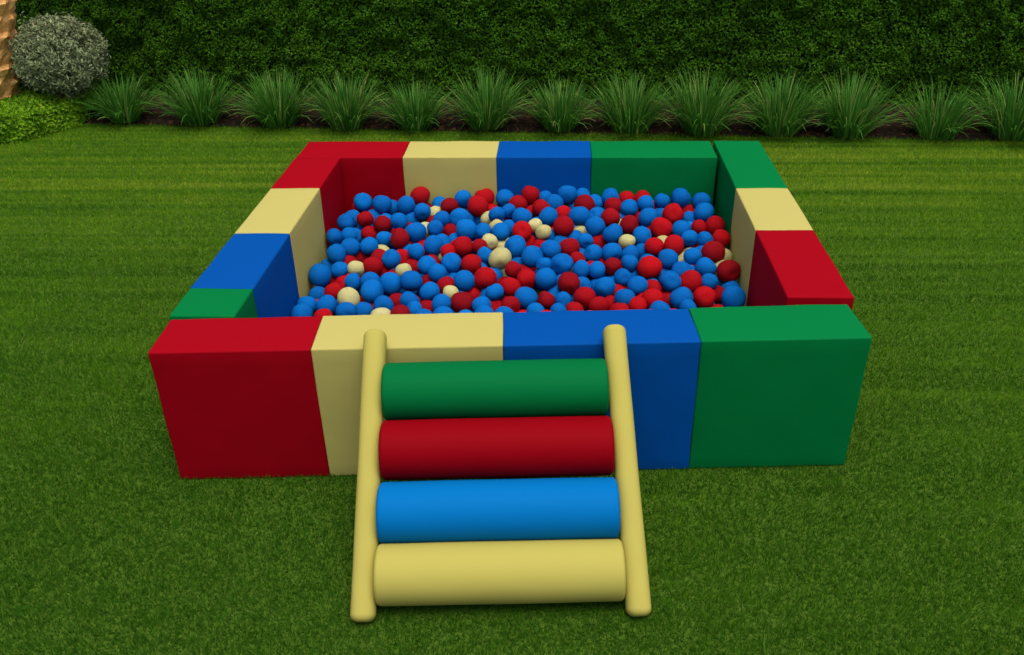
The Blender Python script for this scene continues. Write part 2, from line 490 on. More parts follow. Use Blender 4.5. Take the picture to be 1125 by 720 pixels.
BALLS = [
(-59, 3502, 250, 49, 'B', 'seventh blue ball from right at pit front, aligned with blue rear block'),
(620, 3370, 229, 48, 'R', 'fourth red ball from right at pit front, aligned with green rear block'),
(751, 3574, 257, 49, 'R', 'rightmost red ball at pit front aligned with green rear block'),
(742, 3367, 229, 49, 'B', 'first blue ball from right at pit front, aligned with green rear block'),
(-1076, 3518, 251, 49, 'B', 'fourth blue ball from left at pit front, aligned with red rear block'),
(403, 3603, 255, 49, 'R', 'eighth red ball from left at pit front, aligned with green rear block'),
(42, 3473, 240, 48, 'R', 'third red ball from right at pit front, aligned with blue rear block'),
(-814, 3386, 239, 49, 'B', 'first blue ball from right at pit front, aligned with red rear block'),
(12, 3631, 257, 49, 'B', 'fifth blue ball from right at pit middle, aligned with blue rear block'),
(-656, 3481, 241, 47, 'B', 'blue ball at pit front aligned with yellow rear block, cream behind, blue in front'),
(574, 3494, 242, 48, 'R', 'fifth red ball from right at pit front, aligned with green rear block'),
(-272, 3668, 266, 49, 'C', 'cream ball at pit middle aligned with blue rear block, cream behind, blue in front'),
(-748, 3463, 239, 47, 'B', 'blue ball at pit front aligned with yellow rear block, cream at right'),
(-141, 3355, 228, 47, 'B', 'fifth blue ball from left at pit front, aligned with blue rear block'),
(-329, 3497, 249, 47, 'R', 'rightmost red ball at pit front aligned with yellow rear block'),
(483, 3485, 249, 45, 'B', 'eighth blue ball from right at pit front, aligned with green rear block'),
(110, 3359, 228, 48, 'R', 'rightmost red ball at pit front aligned with blue rear block'),
(-128, 3689, 268, 49, 'B', 'fifth blue ball from left at pit middle, aligned with blue rear block'),
(-415, 3320, 224, 45, 'R', 'red ball at pit front aligned with yellow rear block, cream at left'),
(19, 3966, 301, 49, 'R', 'farthest red ball at pit middle aligned with blue rear block'),
(704, 3721, 277, 49, 'R', 'second red ball from right at pit middle, aligned with green rear block'),
(170, 3967, 297, 49, 'B', 'leftmost blue ball at pit middle aligned with green rear block'),
(-208, 3765, 279, 49, 'B', 'blue ball at pit middle aligned with blue rear block, red behind, cream at left'),
(521, 3362, 229, 48, 'B', 'seventh blue ball from right at pit front, aligned with green rear block'),
(-565, 3395, 235, 44, 'B', 'seventh blue ball from right at pit front, aligned with yellow rear block'),
(493, 3667, 269, 45, 'B', 'eighth blue ball from right at pit middle, aligned with green rear block'),
(-699, 3918, 287, 49, 'B', 'fourth blue ball from left at pit middle, aligned with yellow rear block'),
(-400, 3627, 257, 45, 'R', 'red ball at pit middle aligned with yellow rear block, red behind, blue at right'),
(490, 3966, 293, 48, 'R', 'red ball at pit middle aligned with green rear block, blue behind, red in front'),
(-455, 3938, 295, 49, 'B', 'fifth blue ball from right at pit middle, aligned with yellow rear block'),
(658, 3610, 255, 46, 'B', 'fourth blue ball from right at pit front, aligned with green rear block'),
(713, 4128, 310, 49, 'B', 'first blue ball from right at pit back, aligned with green rear block'),
(96, 4067, 310, 49, 'B', 'blue ball at pit back aligned with blue rear block, red behind, blue in front'),
(-420, 3479, 248, 43, 'B', 'blue ball at pit front aligned with yellow rear block, red in front, red at right'),
(-419, 4178, 320, 49, 'R', 'third red ball from right at pit back, aligned with yellow rear block'),
(-766, 3850, 285, 46, 'R', 'farthest red ball at pit middle aligned with yellow rear block'),
(562, 4107, 307, 49, 'R', 'fourth red ball from right at pit back, aligned with green rear block'),
(-777, 3664, 265, 44, 'B', 'leftmost blue ball at pit middle aligned with yellow rear block'),
(200, 3440, 239, 42, 'B', 'third blue ball from left at pit front, aligned with green rear block'),
(-493, 3631, 263, 44, 'B', 'seventh blue ball from right at pit middle, aligned with yellow rear block'),
(-910, 3341, 226, 46, 'C', 'leftmost cream ball at pit front aligned with red rear block'),
(-213, 3445, 237, 42, 'R', 'third red ball from left at pit front, aligned with blue rear block'),
(-455, 3774, 282, 45, 'R', 'fifth red ball from right at pit middle, aligned with yellow rear block'),
(-594, 3782, 277, 45, 'B', 'blue ball at pit middle aligned with yellow rear block, cream behind'),
(46, 3779, 275, 46, 'R', 'third red ball from right at pit middle, aligned with blue rear block'),
(614, 4266, 328, 49, 'B', 'fourth blue ball from right at pit back, aligned with green rear block'),
(252, 3896, 294, 44, 'B', 'blue ball at pit middle aligned with green rear block, red behind, cream at right'),
(-853, 3607, 254, 44, 'R', 'farthest red ball at pit front aligned with red rear block'),
(-42, 3757, 270, 45, 'B', 'seventh blue ball from right at pit middle, aligned with blue rear block'),
(-721, 4266, 336, 49, 'R', 'second red ball from left at pit back, aligned with yellow rear block'),
(-1042, 3704, 271, 44, 'B', 'third blue ball from left at pit middle, aligned with red rear block'),
(-181, 3920, 295, 45, 'R', 'red ball at pit middle aligned with blue rear block, cream at right'),
(342, 3462, 239, 40, 'B', 'seventh blue ball from left at pit front, aligned with green rear block'),
(398, 3350, 227, 47, 'R', 'red ball at pit front aligned with green rear block, blue in front, red at right'),
(-145, 3508, 244, 41, 'R', 'red ball at pit front aligned with blue rear block, blue in front, red at left'),
(442, 3785, 277, 42, 'R', 'red ball at pit middle aligned with green rear block, red behind, blue at right'),
(250, 4058, 308, 46, 'R', 'red ball at pit back aligned with green rear block, red behind'),
(533, 3791, 279, 45, 'R', 'red ball at pit middle aligned with green rear block, red at left'),
(242, 3732, 270, 44, 'B', 'third blue ball from left at pit middle, aligned with green rear block'),
(390, 3886, 284, 44, 'B', 'blue ball at pit middle aligned with green rear block, cream at left'),
(-909, 4198, 321, 46, 'B', 'third blue ball from right at pit back, aligned with red rear block'),
(36, 4268, 348, 47, 'B', 'fourth blue ball from right at pit back, aligned with blue rear block'),
(-784, 4183, 320, 45, 'B', 'second blue ball from left at pit back, aligned with yellow rear block'),
(336, 3999, 295, 43, 'R', 'red ball at pit back aligned with green rear block, cream in front'),
(-58, 4064, 310, 44, 'B', 'blue ball at pit back aligned with blue rear block, red behind, cream in front'),
(153, 3721, 270, 41, 'B', 'rightmost blue ball at pit middle aligned with blue rear block'),
(749, 3987, 294, 46, 'R', 'rightmost red ball at pit back aligned with green rear block'),
(-283, 3909, 295, 43, 'B', 'farthest blue ball at pit middle aligned with blue rear block'),
(435, 4075, 303, 44, 'B', 'blue ball at pit back aligned with green rear block, blue behind, blue at right'),
(239, 3602, 261, 41, 'R', 'third red ball from left at pit front, aligned with green rear block'),
(-56, 3341, 226, 38, 'R', 'fourth red ball from right at pit front, aligned with blue rear block'),
(-603, 3612, 255, 44, 'B', 'farthest blue ball at pit front aligned with yellow rear block'),
(-1015, 4229, 320, 44, 'B', 'blue ball at pit back aligned with red rear block, red in front, blue at right'),
(-186, 4072, 303, 48, 'B', 'blue ball at pit back aligned with blue rear block, red behind, red in front'),
(-151, 4270, 347, 45, 'R', 'farthest red ball at pit back aligned with blue rear block'),
(-995, 3286, 221, 43, 'B', 'fifth blue ball from left at pit front, aligned with red rear block'),
(585, 3950, 291, 46, 'B', 'blue ball at pit middle aligned with green rear block, red at left, red at right'),
(-989, 3767, 276, 42, 'B', 'blue ball at pit middle aligned with red rear block, blue behind, red in front'),
(281, 3521, 248, 38, 'B', 'fifth blue ball from left at pit front, aligned with green rear block'),
(282, 3361, 228, 42, 'B', 'sixth blue ball from left at pit front, aligned with green rear block'),
(-900, 3776, 276, 41, 'B', 'blue ball at pit middle aligned with red rear block, red behind, blue at left'),
(-549, 3554, 249, 39, 'B', 'blue ball at pit front aligned with yellow rear block, red in front, blue at right'),
(-873, 3996, 295, 42, 'R', 'rightmost red ball at pit back aligned with red rear block'),
(-497, 4264, 323, 46, 'B', 'farthest blue ball at pit back aligned with yellow rear block'),
(758, 3871, 282, 42, 'R', 'rightmost red ball at pit middle aligned with green rear block'),
(607, 3703, 264, 39, 'B', 'fourth blue ball from right at pit middle, aligned with green rear block'),
(-918, 3474, 240, 38, 'B', 'blue ball at pit front aligned with red rear block, cream in front'),
(-497, 4060, 302, 48, 'B', 'fifth blue ball from right at pit back, aligned with yellow rear block'),
(-280, 3390, 238, 36, 'B', 'blue ball at pit front aligned with blue rear block, red in front, red at right'),
(168, 3576, 256, 37, 'B', 'blue ball at pit front aligned with green rear block, blue behind, blue in front'),
(124, 4199, 316, 49, 'R', 'rightmost red ball at pit back aligned with blue rear block'),
(-988, 3396, 232, 39, 'R', 'red ball at pit front aligned with red rear block, blue in front, blue at left'),
(319, 3632, 264, 37, 'B', 'seventh blue ball from left at pit middle, aligned with green rear block'),
(-749, 3289, 221, 42, 'B', 'second blue ball from left at pit front, aligned with yellow rear block'),
(-997, 3572, 253, 38, 'B', 'farthest blue ball at pit front aligned with red rear block'),
(-799, 4028, 298, 41, 'B', 'leftmost blue ball at pit back aligned with yellow rear block'),
(-669, 3730, 271, 38, 'B', 'fifth blue ball from left at pit middle, aligned with yellow rear block'),
(-500, 3300, 222, 41, 'B', 'blue ball at pit front aligned with yellow rear block, cream behind, red at left'),
(-1082, 3288, 221, 43, 'B', 'second blue ball from left at pit front, aligned with red rear block'),
(432, 4194, 326, 43, 'B', 'blue ball at pit back aligned with green rear block, red behind, blue at left'),
(614, 3871, 282, 38, 'B', 'fifth blue ball from right at pit middle, aligned with green rear block'),
(-610, 3963, 292, 40, 'B', 'blue ball at pit middle aligned with yellow rear block, cream at left'),
(-968, 4034, 307, 40, 'R', 'red ball at pit back aligned with red rear block, red in front'),
(98, 3584, 255, 36, 'B', 'farthest blue ball at pit front aligned with blue rear block'),
(-1057, 4007, 301, 41, 'B', 'leftmost blue ball at pit back aligned with red rear block'),
(-210, 3583, 252, 36, 'R', 'farthest red ball at pit front aligned with blue rear block'),
(348, 4169, 316, 40, 'B', 'sixth blue ball from left at pit back, aligned with green rear block'),
(-694, 4127, 309, 40, 'B', 'blue ball at pit back aligned with yellow rear block, red behind, cream in front'),
(654, 3490, 247, 36, 'B', 'third blue ball from right at pit front, aligned with green rear block'),
(-390, 4266, 331, 49, 'R', 'red ball at pit back aligned with yellow rear block, red in front'),
(-562, 4187, 315, 41, 'R', 'fifth red ball from left at pit back, aligned with yellow rear block'),
(-283, 4272, 325, 43, 'B', 'second blue ball from left at pit back, aligned with blue rear block'),
(-95, 4167, 313, 45, 'R', 'fourth red ball from right at pit back, aligned with blue rear block'),
(-215, 4221, 310, 48, 'R', 'second red ball from left at pit back, aligned with blue rear block'),
(-371, 3940, 286, 39, 'B', 'blue ball at pit middle aligned with yellow rear block, cream in front'),
(547, 3578, 251, 43, 'B', 'sixth blue ball from right at pit front, aligned with green rear block'),
(-926, 3583, 252, 37, 'C', 'rightmost cream ball at pit front aligned with red rear block'),
(-328, 3295, 221, 41, 'B', 'rightmost blue ball at pit front aligned with yellow rear block'),
(168, 3301, 222, 39, 'R', 'leftmost red ball at pit front aligned with green rear block'),
(-79, 3914, 294, 36, 'C', 'rightmost cream ball at pit middle aligned with blue rear block'),
(18, 3338, 226, 36, 'B', 'third blue ball from right at pit front, aligned with blue rear block'),
(517, 4239, 326, 39, 'B', 'sixth blue ball from right at pit back, aligned with green rear block'),
(-643, 3329, 225, 39, 'B', 'blue ball at pit front aligned with yellow rear block, blue in front, red at left'),
(-900, 3242, 216, 41, 'B', 'sixth blue ball from right at pit front, aligned with red rear block'),
(-28, 4221, 318, 42, 'B', 'fifth blue ball from right at pit back, aligned with blue rear block'),
(-1084, 3859, 289, 36, 'B', 'second blue ball from left at pit middle, aligned with red rear block'),
(-205, 3300, 222, 37, 'R', 'fourth red ball from left at pit front, aligned with blue rear block'),
(258, 4269, 333, 46, 'B', 'fourth blue ball from left at pit back, aligned with green rear block'),
(121, 3838, 281, 36, 'B', 'second blue ball from right at pit middle, aligned with blue rear block'),
(-1083, 3206, 221, 42, 'B', 'leftmost blue ball at pit front aligned with red rear block'),
(-844, 3858, 281, 36, 'B', 'rightmost blue ball at pit middle aligned with red rear block'),
(670, 3975, 293, 37, 'R', 'third red ball from right at pit middle, aligned with green rear block'),
(-584, 4045, 302, 40, 'B', 'blue ball at pit back aligned with yellow rear block, cream at left'),
(-344, 3705, 268, 36, 'B', 'blue ball at pit middle aligned with yellow rear block, red behind, cream at right'),
(332, 3306, 223, 36, 'R', 'sixth red ball from left at pit front, aligned with green rear block'),
(323, 3727, 267, 40, 'B', 'blue ball at pit middle aligned with green rear block, cream behind'),
(-940, 3988, 246, 41, 'R', 'nearest red ball at pit back aligned with red rear block'),
(-315, 4093, 309, 38, 'B', 'leftmost blue ball at pit back aligned with blue rear block'),
(684, 3858, 281, 36, 'B', 'blue ball at pit middle aligned with green rear block, red behind, red in front'),
(268, 4188, 318, 41, 'R', 'second red ball from left at pit back, aligned with green rear block'),
(-473, 3390, 231, 36, 'C', 'rightmost cream ball at pit front aligned with yellow rear block'),
(-332, 3835, 278, 36, 'C', 'rightmost cream ball at pit middle aligned with yellow rear block'),
(318, 3838, 279, 36, 'C', 'leftmost cream ball at pit middle aligned with green rear block'),
(716, 4246, 321, 44, 'B', 'second blue ball from right at pit back, aligned with green rear block'),
(-827, 3250, 217, 36, 'B', 'fourth blue ball from right at pit front, aligned with red rear block'),
(-1021, 3891, 283, 38, 'B', 'blue ball at pit middle aligned with red rear block, blue in front, blue at left'),
(-705, 3569, 250, 36, 'C', 'farthest cream ball at pit front aligned with yellow rear block'),
(-1075, 3442, 187, 41, 'B', 'third blue ball from left at pit front, aligned with red rear block'),
(-70, 3633, 254, 36, 'B', 'blue ball at pit middle aligned with blue rear block, blue at left, blue at right'),
(-258, 4136, 310, 37, 'B', 'third blue ball from left at pit back, aligned with blue rear block'),
(693, 3488, 184, 41, 'R', 'third red ball from right at pit front, aligned with green rear block'),
(-500, 3454, 238, 36, 'R', 'red ball at pit front aligned with yellow rear block, cream in front'),
(-385, 3482, 176, 41, 'R', 'red ball at pit front aligned with yellow rear block, red at left, blue at right'),
(-838, 3470, 240, 43, 'B', 'blue ball at pit front aligned with red rear block, red behind'),
(189, 3920, 227, 41, 'R', 'first red ball from left at pit middle, aligned with green rear block'),
(-379, 3785, 273, 36, 'R', 'rightmost red ball at pit middle aligned with yellow rear block'),
(-612, 3261, 218, 36, 'B', 'seventh blue ball from left at pit front, aligned with yellow rear block'),
(82, 3673, 261, 36, 'R', 'second red ball from right at pit middle, aligned with blue rear block'),
(17, 4109, 307, 38, 'R', 'red ball at pit back aligned with blue rear block, blue behind, red in front'),
(410, 3483, 208, 41, 'R', 'red ball at pit front aligned with green rear block, red behind, red in front'),
(-540, 4014, 245, 41, 'R', 'red ball at pit back aligned with yellow rear block, blue behind, blue at left'),
(-519, 3731, 269, 36, 'R', 'sixth red ball from left at pit middle, aligned with yellow rear block'),
(341, 4274, 320, 41, 'R', 'red ball at pit back aligned with green rear block, red at left, red at right'),
(-121, 3991, 295, 36, 'C', 'leftmost cream ball at pit back aligned with blue rear block'),
(181, 4274, 303, 41, 'B', 'first blue ball from left at pit back, aligned with green rear block'),
(-945, 3785, 212, 41, 'R', 'red ball at pit middle aligned with red rear block, cream in front'),
(-689, 3698, 206, 41, 'R', 'red ball at pit middle aligned with yellow rear block, cream at left'),
(-712, 3391, 182, 41, 'R', 'red ball at pit front aligned with yellow rear block, red in front'),
(475, 3458, 171, 41, 'R', 'sixth red ball from right at pit front, aligned with green rear block'),
(386, 3822, 228, 41, 'B', 'ninth blue ball from left at pit middle, aligned with green rear block'),
(-745, 3758, 223, 41, 'R', 'red ball at pit middle aligned with yellow rear block, cream in front'),
(-877, 4262, 273, 41, 'B', 'rightmost blue ball at pit back aligned with red rear block'),
(647, 4147, 258, 41, 'B', 'third blue ball from right at pit back, aligned with green rear block'),
(-751, 4149, 252, 41, 'B', 'third blue ball from left at pit back, aligned with yellow rear block'),
(-664, 3208, 221, 42, 'R', 'nearest red ball at pit front aligned with yellow rear block'),
(254, 3267, 213, 42, 'R', 'fifth red ball from left at pit front, aligned with green rear block'),
(101, 3542, 194, 41, 'B', 'blue ball at pit front aligned with blue rear block, red in front, blue at right'),
(180, 4093, 305, 36, 'B', 'second blue ball from left at pit back, aligned with green rear block'),
(543, 3285, 220, 36, 'B', 'fifth blue ball from right at pit front, aligned with green rear block'),
(66, 3264, 218, 36, 'R', 'second red ball from right at pit front, aligned with blue rear block'),
(423, 3270, 216, 42, 'B', 'ninth blue ball from left at pit front, aligned with green rear block'),
(-623, 4274, 287, 41, 'B', 'blue ball at pit back aligned with yellow rear block, cream in front, red at right'),
(-988, 3719, 212, 41, 'R', 'leftmost red ball at pit middle aligned with red rear block'),
(-281, 3370, 167, 41, 'R', 'leftmost red ball at pit front aligned with blue rear block'),
(219, 3392, 178, 41, 'R', 'second red ball from left at pit front, aligned with green rear block'),
(-302, 3629, 196, 41, 'B', 'leftmost blue ball at pit middle aligned with blue rear block'),
(-571, 3345, 171, 41, 'R', 'fourth red ball from left at pit front, aligned with yellow rear block'),
(114, 4278, 337, 37, 'B', 'first blue ball from right at pit back, aligned with blue rear block'),
(-254, 4053, 251, 41, 'B', 'fourth blue ball from left at pit back, aligned with blue rear block'),
(-357, 4137, 263, 41, 'C', 'rightmost cream ball at pit back aligned with yellow rear block'),
(-848, 3733, 235, 42, 'R', 'red ball at pit middle aligned with red rear block, red in front'),
(-1084, 3707, 202, 41, 'B', 'leftmost blue ball at pit middle aligned with red rear block'),
(-571, 3903, 239, 41, 'B', 'eighth blue ball from right at pit middle, aligned with yellow rear block'),
(-15, 3485, 178, 41, 'B', 'sixth blue ball from right at pit front, aligned with blue rear block'),
(-76, 4279, 326, 36, 'B', 'seventh blue ball from left at pit back, aligned with blue rear block'),
(-639, 4200, 265, 41, 'C', 'farthest cream ball at pit back aligned with yellow rear block'),
(-1058, 4153, 262, 41, 'B', 'second blue ball from left at pit back, aligned with red rear block'),
(419, 4274, 322, 41, 'R', 'red ball at pit back aligned with green rear block, blue at left, blue at right'),
(759, 3531, 183, 41, 'B', 'second blue ball from right at pit front, aligned with green rear block'),
(-827, 3665, 200, 41, 'R', 'red ball at pit middle aligned with red rear block, red behind'),
(-152, 3938, 220, 41, 'R', 'red ball at pit middle aligned with blue rear block, red at right'),
(-88, 3892, 224, 41, 'R', 'red ball at pit middle aligned with blue rear block, cream behind'),
(179, 3548, 188, 41, 'B', 'second blue ball from left at pit front, aligned with green rear block'),
(-1017, 3994, 234, 41, 'B', 'nearest blue ball at pit back aligned with red rear block'),
(-990, 3204, 206, 42, 'R', 'leftmost red ball at pit front aligned with red rear block'),
(-955, 4177, 255, 41, 'B', 'blue ball at pit back aligned with red rear block, blue behind, red in front'),
(508, 4200, 262, 41, 'B', 'seventh blue ball from right at pit back, aligned with green rear block'),
(658, 4232, 262, 41, 'R', 'third red ball from right at pit back, aligned with green rear block'),
(-99, 3253, 217, 36, 'B', 'sixth blue ball from left at pit front, aligned with blue rear block'),
(-744, 3208, 210, 42, 'C', 'leftmost cream ball at pit front aligned with yellow rear block'),
(-2, 3254, 217, 36, 'B', 'fifth blue ball from right at pit front, aligned with blue rear block'),
(-975, 3530, 194, 41, 'R', 'red ball at pit front aligned with red rear block, cream in front'),
(-489, 3592, 191, 41, 'B', 'blue ball at pit front aligned with yellow rear block, cream in front'),
(77, 3954, 238, 41, 'B', 'fourth blue ball from right at pit middle, aligned with blue rear block'),
(395, 4196, 253, 41, 'R', 'fifth red ball from left at pit back, aligned with green rear block'),
(-588, 3572, 184, 42, 'R', 'red ball at pit front aligned with yellow rear block, blue in front, red at right'),
(253, 3488, 186, 41, 'R', 'red ball at pit front aligned with green rear block, blue behind, red in front'),
(-310, 3979, 293, 36, 'C', 'leftmost cream ball at pit middle aligned with blue rear block'),
(759, 3782, 223, 41, 'C', 'cream ball at pit middle aligned with green rear block, red in front'),
(471, 3646, 192, 41, 'B', 'ninth blue ball from right at pit middle, aligned with green rear block'),
(-1044, 3566, 186, 41, 'R', 'red ball at pit front aligned with red rear block, red in front'),
(-670, 4024, 248, 42, 'C', 'leftmost cream ball at pit back aligned with yellow rear block'),
(2, 3928, 225, 41, 'B', 'sixth blue ball from right at pit middle, aligned with blue rear block'),
(-409, 4187, 234, 41, 'B', 'rightmost blue ball at pit back aligned with yellow rear block'),
(-196, 3718, 207, 41, 'B', 'fourth blue ball from left at pit middle, aligned with blue rear block'),
(-286, 3891, 217, 41, 'C', 'cream ball at pit middle aligned with blue rear block, cream in front'),
(102, 4029, 233, 41, 'C', 'rightmost cream ball at pit back aligned with blue rear block'),
(342, 3628, 193, 41, 'B', 'eighth blue ball from left at pit middle, aligned with green rear block'),
(-310, 3205, 223, 42, 'B', 'leftmost blue ball at pit front aligned with blue rear block'),
(-482, 3202, 219, 42, 'B', 'fourth blue ball from right at pit front, aligned with yellow rear block'),
(-599, 3732, 211, 41, 'R', 'fifth red ball from left at pit middle, aligned with yellow rear block'),
(573, 3770, 210, 41, 'C', 'third cream ball from left at pit middle, aligned with green rear block'),
(-60, 3972, 244, 41, 'B', 'blue ball at pit middle aligned with blue rear block, cream behind, red in front'),
(-349, 4215, 275, 41, 'R', 'rightmost red ball at pit back aligned with yellow rear block'),
(-164, 3646, 202, 41, 'R', 'nearest red ball at pit middle aligned with blue rear block'),
(77, 4274, 272, 41, 'B', 'blue ball at pit back aligned with blue rear block, blue behind, red at left'),
(147, 3649, 221, 42, 'R', 'rightmost red ball at pit middle aligned with blue rear block'),
(667, 3803, 225, 42, 'B', 'third blue ball from right at pit middle, aligned with green rear block'),
(-141, 4222, 267, 41, 'R', 'red ball at pit back aligned with blue rear block, red behind'),
(-694, 3580, 141, 42, 'B', 'fourth blue ball from left at pit front, aligned with yellow rear block'),
(-506, 3946, 226, 41, 'B', 'sixth blue ball from right at pit middle, aligned with yellow rear block'),
(-664, 3888, 213, 42, 'R', 'red ball at pit middle aligned with yellow rear block, cream behind'),
(-247, 3576, 172, 42, 'R', 'second red ball from left at pit front, aligned with blue rear block'),
(-227, 3195, 225, 42, 'B', 'fourth blue ball from left at pit front, aligned with blue rear block'),
(-1052, 4273, 261, 42, 'R', 'leftmost red ball at pit back aligned with red rear block'),
(-854, 3812, 224, 41, 'C', 'only cream ball at pit middle aligned with red rear block'),
(-363, 3677, 202, 41, 'B', 'third blue ball from right at pit middle, aligned with yellow rear block'),
(741, 3675, 214, 41, 'C', 'nearest cream ball at pit middle aligned with green rear block'),
(495, 3904, 234, 41, 'C', 'cream ball at pit middle aligned with green rear block, blue in front, red at left'),
(458, 4033, 234, 42, 'R', 'fifth red ball from right at pit back, aligned with green rear block'),
(-418, 4029, 232, 42, 'B', 'nearest blue ball at pit back aligned with yellow rear block'),
(711, 3651, 145, 42, 'B', 'rightmost blue ball at pit middle aligned with green rear block'),
(-312, 3454, 178, 41, 'B', 'second blue ball from left at pit front, aligned with blue rear block'),
(-475, 4152, 259, 41, 'B', 'third blue ball from right at pit back, aligned with yellow rear block'),
(412, 3750, 211, 41, 'B', 'eleventh blue ball from left at pit middle, aligned with green rear block'),
(-564, 3201, 208, 42, 'B', 'eighth blue ball from left at pit front, aligned with yellow rear block'),
(249, 3583, 186, 41, 'B', 'fourth blue ball from left at pit front, aligned with green rear block'),
(305, 4163, 252, 41, 'B', 'fifth blue ball from left at pit back, aligned with green rear block'),
(673, 4038, 167, 42, 'R', 'nearest red ball at pit back aligned with green rear block'),
(-964, 3364, 166, 42, 'B', 'sixth blue ball from left at pit front, aligned with red rear block'),
(193, 3735, 204, 41, 'R', 'nearest red ball at pit middle aligned with green rear block'),
(-879, 3510, 183, 42, 'B', 'third blue ball from right at pit front, aligned with red rear block'),
(-885, 4125, 255, 42, 'B', 'blue ball at pit back aligned with red rear block, blue behind, blue at right'),
(-722, 3833, 216, 41, 'B', 'blue ball at pit middle aligned with yellow rear block, red behind, blue at right'),
(-805, 3952, 226, 42, 'B', 'second blue ball from left at pit middle, aligned with yellow rear block'),
(267, 3926, 219, 41, 'B', 'blue ball at pit middle aligned with green rear block, blue behind, cream at right'),
(-447, 3665, 199, 42, 'R', 'nearest red ball at pit middle aligned with yellow rear block'),
(-272, 3733, 141, 42, 'C', 'nearest cream ball at pit middle aligned with blue rear block'),
(-31, 4045, 235, 41, 'R', 'nearest red ball at pit back aligned with blue rear block'),
(-828, 3351, 162, 41, 'R', 'second red ball from right at pit front, aligned with red rear block'),
(546, 4009, 246, 41, 'B', 'nearest blue ball at pit back aligned with green rear block'),
(16, 3575, 188, 42, 'B', 'blue ball at pit front aligned with blue rear block, blue behind, blue at left'),
(-1084, 3889, 221, 41, 'B', 'fourth blue ball from left at pit middle, aligned with red rear block'),
(97, 3810, 216, 41, 'B', 'third blue ball from right at pit middle, aligned with blue rear block'),
(-247, 4182, 240, 42, 'R', 'leftmost red ball at pit back aligned with blue rear block'),
(225, 3658, 197, 42, 'B', 'second blue ball from left at pit middle, aligned with green rear block'),
(412, 3557, 183, 41, 'B', 'blue ball at pit front aligned with green rear block, red behind, red in front'),
(-434, 3770, 202, 41, 'R', 'third red ball from right at pit middle, aligned with yellow rear block'),
(-628, 4107, 253, 42, 'R', 'red ball at pit back aligned with yellow rear block, cream behind'),
(-842, 3429, 168, 42, 'R', 'red ball at pit front aligned with red rear block, cream at left'),
(674, 3343, 165, 42, 'R', 'red ball at pit front aligned with green rear block, red behind, blue at right'),
(294, 4086, 243, 41, 'C', 'only cream ball at pit back aligned with green rear block'),
(-216, 3503, 123, 42, 'R', 'red ball at pit front aligned with blue rear block, red in front, blue at right'),
(-536, 3780, 217, 41, 'C', 'leftmost cream ball at pit middle aligned with yellow rear block'),
(-978, 4062, 236, 41, 'B', 'blue ball at pit back aligned with red rear block, red behind'),
(-792, 3504, 178, 42, 'B', 'first blue ball from left at pit front, aligned with yellow rear block'),
(-73, 3572, 200, 42, 'B', 'seventh blue ball from left at pit front, aligned with blue rear block'),
(-747, 4045, 239, 42, 'R', 'leftmost red ball at pit back aligned with yellow rear block'),
(-159, 4027, 226, 42, 'B', 'nearest blue ball at pit back aligned with blue rear block'),
(-495, 3867, 224, 42, 'R', 'red ball at pit middle aligned with yellow rear block, red behind, red at left'),
(196, 4188, 268, 42, 'B', 'third blue ball from left at pit back, aligned with green rear block'),
(-950, 3723, 142, 42, 'R', 'nearest red ball at pit middle aligned with red rear block'),
(-134, 3822, 148, 42, 'R', 'fourth red ball from left at pit middle, aligned with blue rear block'),
(584, 3656, 200, 42, 'B', 'sixth blue ball from right at pit middle, aligned with green rear block'),
(370, 3422, 177, 42, 'R', 'seventh red ball from left at pit front, aligned with green rear block'),
(-695, 4274, 255, 41, 'R', 'red ball at pit back aligned with yellow rear block, cream at right'),
(485, 3814, 215, 42, 'B', 'tenth blue ball from right at pit middle, aligned with green rear block'),
(-630, 3656, 70, 42, 'B', 'nearest blue ball at pit middle aligned with yellow rear block'),
(-756, 3587, 198, 42, 'R', 'red ball at pit front aligned with yellow rear block, cream at right'),
(-408, 3838, 230, 41, 'B', 'fourth blue ball from right at pit middle, aligned with yellow rear block'),
]
